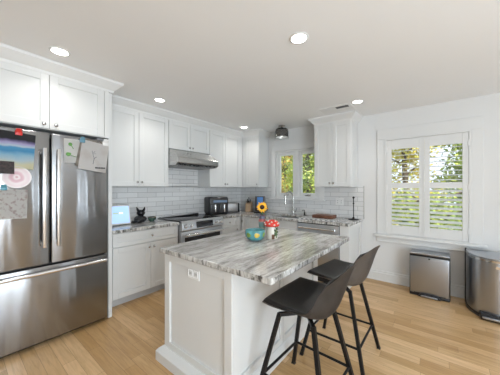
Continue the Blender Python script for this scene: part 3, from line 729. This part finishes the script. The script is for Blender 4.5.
# smart display, figurine, small bowl on the left counter
t = thing('smart_display', 'white framed smart display with pale blue screen beside the refrigerator', 'smart display', (.24, -2.722, CT), math.radians(90-4))
# local: screen faces -y
def tl(y, z): return (y+z*.18, z)
MB().prism([(-.012, .012), (.012, .010), (.058, .258), (.034, .262)], 'x', -.185, .185, .004).build('frame', plain('warm_white', (.72, .70, .66), .4), t, world=False)
sc = MB().prism([(-.0112, .030), (-.0128, .030), (.0262, .245), (.0278, .245)], 'x', -.168, .168).build('screen', emis('screen_blue', (.42, .62, .95), .42), t, world=False)
MB().prism([(.0055, .148), (.0045, .148), (.0080, .168), (.0090, .168)], 'x', -.03, .04).build('widget', emis('widget_green', (.40, .52, .34), .4), sc, world=False)
MB().prism([(.0055, .148), (.0045, .148), (.0080, .168), (.0090, .168)], 'x', .045, .09).build('widget', emis('widget_white', (.9, .9, .86), .5), sc, world=False)
MB().prism([(-.0085, .038), (-.0098, .038), (-.0065, .056), (-.0052, .056)], 'x', .135, .152).build('icon', emis('icon_blue', (.12, .32, .85), .8), sc, world=False)
MB().prism([(.03, .0003), (.115, .0003), (.105, .012), (.052, .16), (.042, .12)], 'x', -.06, .06, .004).build('stand', M['white'], t, world=False)
t = thing('animal_figurine', 'small black eared animal figurine curled on the counter beside the display', 'figurine', (.215, -2.385, CT), math.radians(-35))
t.scale = (1.28, 1.28, 1.28)
gl = plain('black_ceramic', (.014, .014, .016), .15, var=.3)
# curled body, head, ears, tail
mb = MB().sphere((.0, 0, .042), .062, (1.15, 1.05, .66), 20).sphere((.03, -.01, .035), .05, (1.2, 1, .66), 16)
mb.build('body', gl, t, 60, world=False)
hd = MB().sphere((-.035, .0, .105), .042, (1.0, 1.05, .85), 18).sphere((-.06, -.018, .095), .022, (1, 1, .8), 12).build('head', gl, t, 60, world=False)
for s in (-1, 1):
    MB().tube([(-.035, s*.024, .125), (-.03, s*.036, .15), (-.022, s*.042, .172)], [.016, .011, .002], 10).build('ear', gl, hd, 60, world=False)
    MB().sphere((-.072, s*.012-.012, .112), .006).build('eye', plain('amber_eye', (.35, .33, .2), .2), hd, 60, world=False)
MB().tube([(.055, .02, .04), (.085, -.01, .03), (.08, -.055, .02), (.03, -.075, .016), (-.03, -.065, .016)], [.018, .016, .014, .012, .006], 10).build('tail', gl, t, 60, world=False)
t = thing('small_bowl', 'small green glazed bowl on the counter between figurine and range', 'bowl', (.19, -2.20, CT))
t.scale = (1.12, 1.12, 1.12)
MB().lathe([(.026, .0003), (.028, .006), (.046, .022), (.052, .045), (.050, .056), (.046, .056), (.047, .045), (.040, .022), (.02, .012), (.001, .011)], (0, 0, 0), 28).build('bowl', plain('green_glaze', (.07, .13, .10), .2, var=.6, scale=25), t, 60, world=False)
MB().lathe([(.0505, .049), (.0515, .049), (.0508, .057), (.0455, .0575), (.046, .056)], (0, 0, 0), 28, caps=False).build('rim', plain('brown_glaze', (.14, .09, .05), .3), t, 60, world=False)

# ------------------------------------------------------------------ island things
bx, by = 2.160, -2.297
t = thing('patterned_bowl', 'teal ceramic bowl with yellow and green leaf shapes on the island', 'bowl', (bx, by, CT))
PB = [(.040, .0003), (.046, .004), (.070, .018), (.086, .042), (.091, .070), (.089, .098), (.086, .100), (.084, .097), (.085, .070), (.079, .044), (.062, .024), (.03, .014), (.001, .012)]
bo = MB().lathe(PB, (0, 0, 0), 44).build('bowl', plain('teal_glaze', (.10, .31, .33), .25, var=.3, scale=18), t, 60, world=False)
def leaf(ang, zc, w, h, mat):
    def prof(z):
        pts = [(0.046, .004), (.070, .018), (.086, .042), (.091, .070), (.089, .098)]
        for (r0, z0), (r1, z1) in zip(pts, pts[1:]):
            if z <= z1: return r0+(r1-r0)*(z-z0)/(z1-z0)
        return .089
    def fn(u, v):
        th = 2*PI*u; rr = v; a = ang+rr*w*math.cos(th)/.088; z = min(.097, max(.006, zc+rr*h*math.sin(th)*(1-.25*math.cos(th))))
        r_ = prof(z)+.0012
        return (r_*math.cos(a), r_*math.sin(a), z)
    MB().grid(fn, 20, 5).build('leaf', mat, bo, 60, world=False)
yl = plain('yellow_glaze', (.62, .44, .07), .25, var=.25, scale=30); gr = plain('green_leaf_glaze', (.22, .36, .08), .25, var=.25, scale=30)
va = math.atan2(-4.041-by, 3.486-bx)
for k in range(7): leaf(va-.75+k*2*PI/7+.05, .062, .024, .021, gr if k % 2 == 0 else yl)
MB().lathe([(.0475, .0045), (.0695, .0180), (.0705, .0188), (.0480, .0050)], (0, 0, 0), 44, caps=False).build('foot_band', plain('grey_glaze', (.35, .37, .38), .3), bo, 60, world=False)
vx, vy = 2.115, -2.125
t = thing('bud_vase', 'slim painted bud vase on the island behind the teal bowl', 'vase', (vx, vy, CT))
MB().lathe([(.020, .0003), (.024, .004), (.026, .05), (.036, .14), (.037, .165), (.028, .178), (.026, .20), (.032, .215), (.029, .215), (.023, .20), (.025, .178), (.032, .16), (.02, .05), (.001, .02)], (0, 0, 0), 24).build('vase', zramp('vase_glaze', [(.0, (.16, .20, .19)), (.25, (.10, .20, .17)), (.40, (.45, .30, .22)), (.5, (.12, .24, .20)), (.68, (.20, .30, .30)), (.76, (.50, .10, .07)), (.84, (.09, .10, .14)), (.93, (.12, .13, .18)), (.99, (.45, .12, .1))], 0, .24, namp=.14, nscale=60, rough=.3), t, 60, world=False)
t = thing('sunflower', 'yellow sunflower standing in the slim vase on the island', 'flower', (vx, vy, CT+.05))
cz = .242
MB().tube([(0, 0, -.02), (.004, -.002, .10), (0, 0, .19), (-.004, .004, cz-.03), (.0, .0, cz)], .004, 8).build('stem', plain('stem_green', (.10, .22, .05), .6), t, 60, world=False)
fd = Vector((3.486-vx, -4.041-vy, .55)).normalized(); sx = fd.cross(Vector((0, 0, 1))).normalized(); sy = sx.cross(fd).normalized()
q = Matrix((sx, sy, fd)).transposed()
cc = Vector((0, 0, cz))
mb = MB().sphere((0, 0, 0), .024, (1, 1, .45), 18)
for v in mb.bm.verts: v.co = q@v.co+cc+fd*.008
mb.build('flower_head', plain('seed_brown', (.035, .016, .008), .8, bump=.6, bscale=200), t, 60, world=False)
ym = plain('petal_yellow', (.85, .42, .015), .55, var=.2, scale=40)
mb = MB()
for ring, (nP, r0, r1, w, lift) in enumerate(((13, .016, .064, .011, .003), (12, .016, .052, .010, .008))):
    for k in range(nP):
        a = 2*PI*k/nP+ring*.2; d = Vector((math.cos(a), math.sin(a), 0)); e = Vector((-math.sin(a), math.cos(a), 0)); r1_ = r1*random.uniform(.8, 1.1)
        def fn(u, v):
            s = r0+(r1_-r0)*u; ww = w*math.sin(PI*min(1, .12+.88*u)**.8)*.98
            p_ = d*s+e*ww*(v-.5)*2+Vector((0, 0, lift+.010*math.sin(u*2.6)-.006*u-abs(v-.5)*.004)); return q@p_+cc
        mb.grid(fn, 6, 2)
mb.build('petals', ym, t, 60, world=False)
for s in (-1, 1):
    def fn(u, v):
        return (s*(.004+.05*u), .01*(v-.5)*2*math.sin(PI*u*.95+.1)*1.6, .175+.02*u-.02*u*u)
    MB().grid(fn, 6, 2, .0006).build('leaf', plain('leaf_green', (.09, .2, .05), .6), t, 60, world=False)
mx_, my_ = 2.236, -2.138
t = thing('mushroom_jar', 'white ceramic jar shaped as a mushroom house with red spotted cap', 'jar', (mx_, my_, CT))
cw = plain('cream_ceramic', (.72, .68, .60), .3, var=.06)
bd = MB().lathe([(.05, .0003), (.056, .006), (.055, .05), (.05, .10), (.048, .118), (.001, .118)], (0, 0, 0), 32).build('body', cw, t, 60, world=False)
cp = MB().lathe([(.046, .119), (.068, .121), (.074, .128), (.071, .146), (.054, .168), (.028, .18), (.001, .183)], (0, 0, 0), 36).build('cap_lid', plain('red_glaze', (.66, .045, .03), .2, var=.1), t, 60, world=False)
ca = math.atan2(-4.041-my_, 3.486-mx_)
for k, (da, hh) in enumerate(((-.9, .142), (-.3, .150), (.35, .140), (.95, .15), (0, .165), (1.8, .15), (2.6, .145), (-1.8, .15), (-2.6, .15), (.8, .172), (-.75, .172))):
    rr = {.142: .0735, .150: .069, .140: .0745, .15: .069, .165: .057, .145: .0722, .172: .047}[hh]
    MB().sphere((rr*math.cos(ca+da), rr*math.sin(ca+da), hh), .0085, (1, 1, .8), 10).build('spot', cw, cp, 60, world=False)
def facing(a, r, w, h, z, d):  # little curved plate on the jar wall
    def fn(u, v): aa = a+(u-.5)*w/r; return ((r+d)*math.cos(aa), (r+d)*math.sin(aa), z+v*h)
    return MB().grid(fn, 8, 6, -.0012)
facing(ca+.25, .056, .026, .045, .006, .002).build('painted_door', plain('door_brown', (.22, .10, .04), .4), bd, 60, world=False)
facing(ca+.85, .0535, .018, .02, .07, .002).build('painted_window', plain('win_amber', (.5, .3, .07), .4), bd, 60, world=False)
mb = MB()
for k in range(26):
    a = ca+.55+random.uniform(-.05, .8); z = random.uniform(.02, .115); r_ = .056
    mb.sphere((r_*math.cos(a), r_*math.sin(a), z), random.uniform(.005, .009), (1, 1, 1), 8)
mb.build('vine', plain('vine_green', (.09, .15, .06), .5, var=.7, scale=80), bd, 60, world=False)

# ------------------------------------------------------------------ counter stools
def stool_surface(du=0, dn=0, u0=-1, u1=1, v0=0, v1=1):
    X = [-.205, -.12, .0, .11, .175, .220, .254, .284]; Z = [.680, .660, .630, .606, .632, .735, .848, .940]
    Wd = [.252, .266, .262, .246, .228, .213, .202, .180]; R = [.008, .028, .060, .092, .105, .060, .008, -.042]; Cc = [.0, .0, .0, .010, .035, .055, .050, .035]
    def lerp(a, t):
        t = max(0, min(.99999, t))*(len(a)-1); i = int(t); f_ = t-i
        p0, p1, p2, p3 = a[max(i-1, 0)], a[i], a[i+1], a[min(i+2, len(a)-1)]
        return .5*((2*p1)+(-p0+p2)*f_+(2*p0-5*p1+4*p2-p3)*f_*f_+(-p0+3*p1-3*p2+p3)*f_**3)
    def base(u, v):
        au = abs(u)
        x = lerp(X, v)-lerp(Cc, v)*au**2.2; z = lerp(Z, v)+lerp(R, v)*au**2.4
        if v < .2: x += .03*au**3*(1-v/.2)
        return Vector((x, u*lerp(Wd, v), z))
    def fn(s, t):
        u = u0+(u1-u0)*s; v = v0+(v1-v0)*t
        p = base(u, v)
        if dn:
            e = .01
            a = base(min(1, u+e), v)-base(max(-1, u-e), v); b = base(u, min(1, v+e))-base(u, max(0, v-e))
            nn = a.cross(b).normalized()
            if nn.z < 0 and v < .5: nn = -nn
            elif v >= .5 and nn.x > 0: nn = -nn
            p = p+nn*dn
        return p
    return fn
def make_stool(label, group):
    t = thing('counter_stool', label, 'stool', (0, 0, 0), 0, group)
    # outer shell, closed: outer sheet offset back, joined by solidify
    sh = MB().grid(stool_surface(), 24, 32, .020).build('seat_shell', M['taupe'], t, 70, world=False)
    def pad():
        a, b = stool_surface(0, .004, -.965, .965, .015, .97), stool_surface(0, .020, -.90, .90, .045, .93)
        bm = MB(); nu, nv = 20, 28
        va_ = [[bm.bm.verts.new(a(i/nu, j/nv)) for j in range(nv+1)] for i in range(nu+1)]
        vb = [[bm.bm.verts.new(b(i/nu, j/nv)) for j in range(nv+1)] for i in range(nu+1)]
        fs = [bm.bm.faces.new((vb[i][j], vb[i+1][j], vb[i+1][j+1], vb[i][j+1])) for i in range(nu) for j in range(nv)]
        rim = [(i, 0) for i in range(nu)]+[(nu, j) for j in range(nv)]+[(i, nv) for i in range(nu, 0, -1)]+[(0, j) for j in range(nv, 0, -1)]
        for k in range(len(rim)):
            (i, j), (i2, j2) = rim[k], rim[(k+1) % len(rim)]
            fs.append(bm.bm.faces.new((va_[i][j], va_[i2][j2], vb[i2][j2], vb[i][j])))
        fs += [bm.bm.faces.new((va_[i][j], va_[i][j+1], va_[i+1][j+1], va_[i+1][j])) for i in range(nu) for j in range(nv)]
        bmesh.ops.recalc_face_normals(bm.bm, faces=fs)
        return bm
    pad().build('seat_pad', M['leather'], t, 70, world=False)
    # steel frame under the seat
    mb = MB(); zt = .584
    c4 = [(-.115, -.142), (.115, -.142), (.115, .142), (-.115, .142)]
    mb.tube([(c4[0][0], c4[0][1], zt), (c4[2][0], c4[2][1], zt)], .0155, 4).tube([(c4[1][0], c4[1][1], zt), (c4[3][0], c4[3][1], zt)], .0150, 4)
    mb.lathe([(.085, zt+.006), (.085, zt+.018), (.05, zt+.03)], (0, 0, 0), 24)
    mb.build('seat_frame', M['bmetal'], t, world=False)
    bot = [(-.242, -.243), (.242, -.243), (.242, .243), (-.242, .243)]
    for (xa_, ya_), (xb_, yb_) in zip(c4, bot):
        lg = MB().tube([(xa_, ya_, zt+.008), (xb_, yb_, .004)], .0165, 4).build('leg', M['bmetal'], t, world=False)
        MB().box(xb_-.014, xb_+.014, yb_-.014, yb_+.014, 0, .006).build('foot_pad', M['black'], lg, world=False)
    mid = [((xa_+(xb_-xa_)*(zt-.205)/zt), (ya_+(yb_-ya_)*(zt-.205)/zt)) for (xa_, ya_), (xb_, yb_) in zip(c4, bot)]
    for i in range(4):
        (xa_, ya_), (xb_, yb_) = mid[i], mid[(i+1) % 4]
        MB().tube([(xa_, ya_, .205), (xb_, yb_, .205)], .009, 8).build('foot_rail', M['bmetal'], t, 60, world=False)
    return t
s1 = make_stool('black leather counter stool with taupe back, the nearer one at the island', 'counter stools at the island')
s2 = dup(s1, (2.829, -1.975, 0), -.008, 'black leather counter stool with taupe back, the farther one nearer the dishwasher')
for ch in s2.children:
    if ch.name.startswith('seat_shell') or ch.name.startswith('seat_pad'): ch.rotation_euler.z = -.11   # seat swivelled a little
s1.location = (2.812, -2.600, 0); s1.rotation_euler = (0, 0, -.044)
for ch in s1.children:
    if ch.name.startswith('seat_shell') or ch.name.startswith('seat_pad'): ch.rotation_euler.z = .03

# ------------------------------------------------------------------ trash cans
t = thing('trash_can', 'rectangular steel step trash can under the shuttered window', 'trash can', (3.382, -.16, 0))
MB().box(-.205, .205, -.115, .115, .0, .035, .008).build('base', M['black'], t, 40, world=False)
MB().box(-.2, .2, -.118, .112, .035, .51, .012, 3).build('body', M['canst'], t, 40, world=False)
for s in (-1, 1): MB().box(s*.2035-.003, s*.2035+.003, -.108, .114, .02, .53, .002).build('side_trim', M['black'], t, 40, world=False)
ld = MB().box(-.205, .205, -.123, .114, .532, .556, .010, 3).build('lid', M['canst'], t, 40, world=False)
MB().box(-.206, .206, -.125, .115, .511, .5315, .006).build('lid_rim', M['black'], t, 40, world=False)
MB().box(-.16, .16, -.122, -.116, .036, .046, .002).build('front_seam', M['black'], t, world=False)
pd = MB().prism([(-.115, .004), (-.09, .044), (.09, .044), (.115, .004)], 'y', -.148, -.114, .004).build('pedal_mount', M['black'], t, world=False)
MB().box(-.085, .085, -.162, -.140, .010, .030, .008, 3).build('pedal', M['canst'], t, 40, world=False)
MB().lathe([(.010, 0), (.010, -.001)], (.0, -.1185, .49), 14, 'y').build('emblem', M['dark'], t, world=False)
def dshape(w, y0, y1, n_=22, k=1.0):
    """flat back at y0, bowed front at y1"""
    pts = [(-w, y0), (-w, y0+(y1-y0)*.3)]
    for i in range(1, n_):
        a = PI-PI*i/n_; pts.append((w*math.cos(a), y0+(y1-y0)*.3+(y1-y0)*.7*math.sin(a)))
    pts += [(w, y0+(y1-y0)*.3), (w, y0)]
    return pts
t = thing('trash_can', 'tall semi-round steel step trash can at the right edge of the picture', 'trash can', (3.955, -.09, 0))
MB().prism(dshape(.228, 0, -.452), 'z', .0, .035).build('base', M['black'], t, 40, world=False)
MB().prism(dshape(.218, -.012, -.44), 'z', .035, .61).build('body', M['canst'], t, 40, world=False)
MB().prism(dshape(.224, -.004, -.448), 'z', .611, .632).build('rim', steel('rim_steel', (.55, .55, .54), .2), t, 40, world=False)
MB().prism(dshape(.218, -.012, -.44), 'z', .633, .648).build('lid', M['canst'], t, 40, world=False)
MB().box(-.228, -.208, -.02, .012, .036, .655, .005).box(.208, .228, -.02, .012, .036, .655, .005).box(-.208, .208, -.008, .012, .59, .640, .003).build('hinge_housing', M['black'], t, 40, world=False)
MB().box(-.135, .135, -.482, -.36, .008, .072, .012).build('pedal_mount', M['black'], t, 40, world=False)
MB().box(-.12, .12, -.502, -.475, .026, .050, .008, 3).build('pedal', M['canst'], t, 40, world=False)
MB().lathe([(.016, 0), (.016, -.003)], (.0, -.4395, .56), 16, 'y').build('emblem', M['hsteel'], t, 40, world=False)

# ------------------------------------------------------------------ ceiling fittings
def downlight(label, loc):
    t = thing('recessed_light', label, 'ceiling light', (0, 0, 0), 0, 'recessed ceiling lights')
    MB().lathe([(.072, -.0006), (.072, -.004), (.060, -.008), (.056, -.006), (.056, -.0006)], (0, 0, 0), 36, caps=False).build('trim_ring', M['white'], t, 40, world=False)
    MB().lathe([(.056, -.0045), (.04, -.0055), (.001, -.006)], (0, 0, 0), 36).build('lens', M['lens'], t, 60, world=False)
    l = bpy.data.lights.new('bulb', 'AREA'); l.shape = 'DISK'; l.size = .11; l.energy = LAMP_W; l.color = (1, .98, .95); l.spread = math.radians(125)
    b = bpy.data.objects.new('bulb', l); COL.objects.link(b); b.location = (0, 0, -.012); b.parent = t
    return t
LAMP_W = 1.4
spots = [((1.03, -3.475), 'round recessed ceiling light over the refrigerator'),
         ((.685, -2.37), 'round recessed ceiling light in front of the tall left cabinet'),
         ((2.656, -2.404), 'round recessed ceiling light above the island stools, largest in view'),
         ((2.648, -.737), 'round recessed ceiling light beside the ceiling vent'),
         ((.66, -.66), 'round recessed ceiling light over the corner cabinets')]
L0 = downlight(spots[0][1], None)
for (p_, lb) in spots[1:]: dup(L0, (p_[0], p_[1], H), 0, lb)
# more of the same lamps, added unseen behind the viewpoint to light the room
for p_ in ((4.5, -2.4), (3.0, -5.6), (4.9, -5.4)): dup(L0, (p_[0], p_[1], H), 0, 'round recessed ceiling light added out of view behind the viewpoint')
L0.location = (spots[0][0][0], spots[0][0][1], H)
t = thing('ceiling_lamp', 'black drum ceiling lamp with glass sleeve above the sink', 'ceiling light', (1.26, -.32, H))
MB().lathe([(.062, -.0004), (.062, -.014), (.03, -.02), (.02, -.045)], (0, 0, 0), 28).build('canopy', M['chrome'], t, 40, world=False)
MB().lathe([(.02, -.046), (.08, -.05), (.105, -.068), (.113, -.10), (.113, -.21), (.108, -.21), (.108, -.10), (.10, -.072), (.075, -.056), (.02, -.052)], (0, 0, 0), 40, caps=False).build('shade', M['bmetal'], t, 40, world=False)
MB().lathe([(.107, -.209), (.095, -.16), (.05, -.13), (.001, -.125)], (0, 0, 0), 40, caps=False).build('reflector', plain('silver_white', (.72, .72, .72), .3, metal=.3), t, 40, world=False)
MB().lathe([(.121, -.085), (.127, -.12), (.130, -.235), (.127, -.236), (.124, -.12), (.118, -.085)], (0, 0, 0), 40, caps=False).build('glass_sleeve', M['cglass'], t, 40, world=False)
MB().sphere((0, 0, -.165), .034).build('bulb', emis('bulb_glow', (1, .97, .92), 1.5), t, 60, world=False)
t = thing('ceiling_vent', 'white ceiling vent with dark slot above the right wall cabinet', 'vent', (2.33, -.60, H))
MB().box(-.21, .22, -.16, .10, -.006, -.0004, .003).build('plate', M['white'], t, world=False)
MB().box(.02, .185, -.105, -.035, -.009, -.0058).build('slot', M['black'], t, world=False)
for k in range(3): MB().box(.02, .185, -.095+k*.022, -.092+k*.022, -.011, -.009).build('slat', plain('slat_grey', (.2, .2, .2), .5), t, world=False)

# ------------------------------------------------------------------ outdoors
struct('ground', MB().box(-14, 20, .2, 30, -.6, -.5), plain('lawn', (.12, .20, .05), .9, var=.4, scale=3))
bark = plain('bark', (.12, .08, .055), .9, var=.3, scale=10, bump=.6, bscale=20)
LM = {'yellow': leafmat('leaf_yellow', [(.30, .26, .04), (.72, .56, .08), (.50, .50, .08), (.80, .68, .16)]),
      'green': leafmat('leaf_mid', [(.05, .09, .02), (.50, .58, .10), (.16, .26, .05), (.85, .82, .22)]),
      'orange': leafmat('leaf_orange', [(.20, .15, .04), (.85, .48, .10), (.42, .42, .08), (.92, .75, .22)])}
def tree(label, loc, h, r, kind, nl, leaf=.07, base=.5):
    rnd = random.Random(int(loc[0]*100)+int(loc[1]*37))
    t = thing('tree' if h > 3 else 'shrub', label, 'tree' if h > 3 else 'shrub', loc)
    mb = MB().tube([(0, 0, 0), (.05, .02, h*.35), (-.03, .0, h*.7), (0, 0, h*.92)], [.11, .085, .055, .02], 10)
    for k in range(9):
        a = k*2.4; z = h*(.28+.07*k); mb.tube([(0, 0, z), (math.cos(a)*r*.4, math.sin(a)*r*.4, z+.25), (math.cos(a)*r*.75, math.sin(a)*r*.75, z+.4)], [.04, .025, .01], 6)
    mb.build('trunk', bark, t, 60, world=False)
    vs_, fs = [], []
    cl = []
    for _ in range(60):
        q_ = r*.8*math.sqrt(rnd.random()); th = rnd.random()*6.283; cl.append((q_*math.cos(th), q_*math.sin(th), base+rnd.random()*(h-base), r*rnd.uniform(.22, .42)))
    for k in range(nl):
        cx, cy, cz_, cr = rnd.choice(cl)
        p = Vector((cx+rnd.gauss(0, 1)*cr*.6, cy+rnd.gauss(0, 1)*cr*.6, cz_+rnd.gauss(0, 1)*cr*.5))
        d_ = math.hypot(p.x, p.y)
        if d_ > r: p.x *= r/d_; p.y *= r/d_
        n_ = Vector((rnd.gauss(0, 1), rnd.gauss(0, 1)-.6, rnd.gauss(0, 1)+.5)).normalized(); a = n_.orthogonal().normalized(); b = n_.cross(a)
        ph = rnd.random()*6.28; a2 = a*math.cos(ph)+b*math.sin(ph); b2 = n_.cross(a2); s = leaf*rnd.uniform(.6, 1.3)
        i = len(vs_)
        vs_ += [p-a2*s, p+b2*s*.42-a2*s*.1+n_*s*.1, p+a2*s, p-b2*s*.42-a2*s*.1+n_*s*.1]
        fs.append((i, i+1, i+2, i+3))
    me = bpy.data.meshes.new('foliage'); me.from_pydata([tuple(v) for v in vs_], [], fs); me.materials.append(LM[kind])
    o = bpy.data.objects.new('foliage', me); COL.objects.link(o); o.parent = t
tree('leafy green tree filling the right pane of the sink window', (.55, 2.3, -.5), 4.4, .8, 'green', 8000, .055)
tree('orange and yellow tree filling the left pane of the sink window', (-1.55, 4.5, -.5), 5.4, 1.15, 'orange', 9000, .07)
tree('green tree behind the other two outside the sink window', (-2.6, 8.2, -.5), 7.5, 2.0, 'green', 9000, .11)
tree('yellow tree seen through the left shutter panel', (2.65, 4.5, -.5), 4.6, .95, 'yellow', 7000, .065)
tree('green and yellow tree seen through the right shutter panel', (4.35, 6.6, -.5), 4.2, 1.1, 'green', 6000, .09)
tree('low yellow-green shrub outside below the large window', (3.35, 2.2, -.5), 1.75, .85, 'green', 6000, .05, .1)
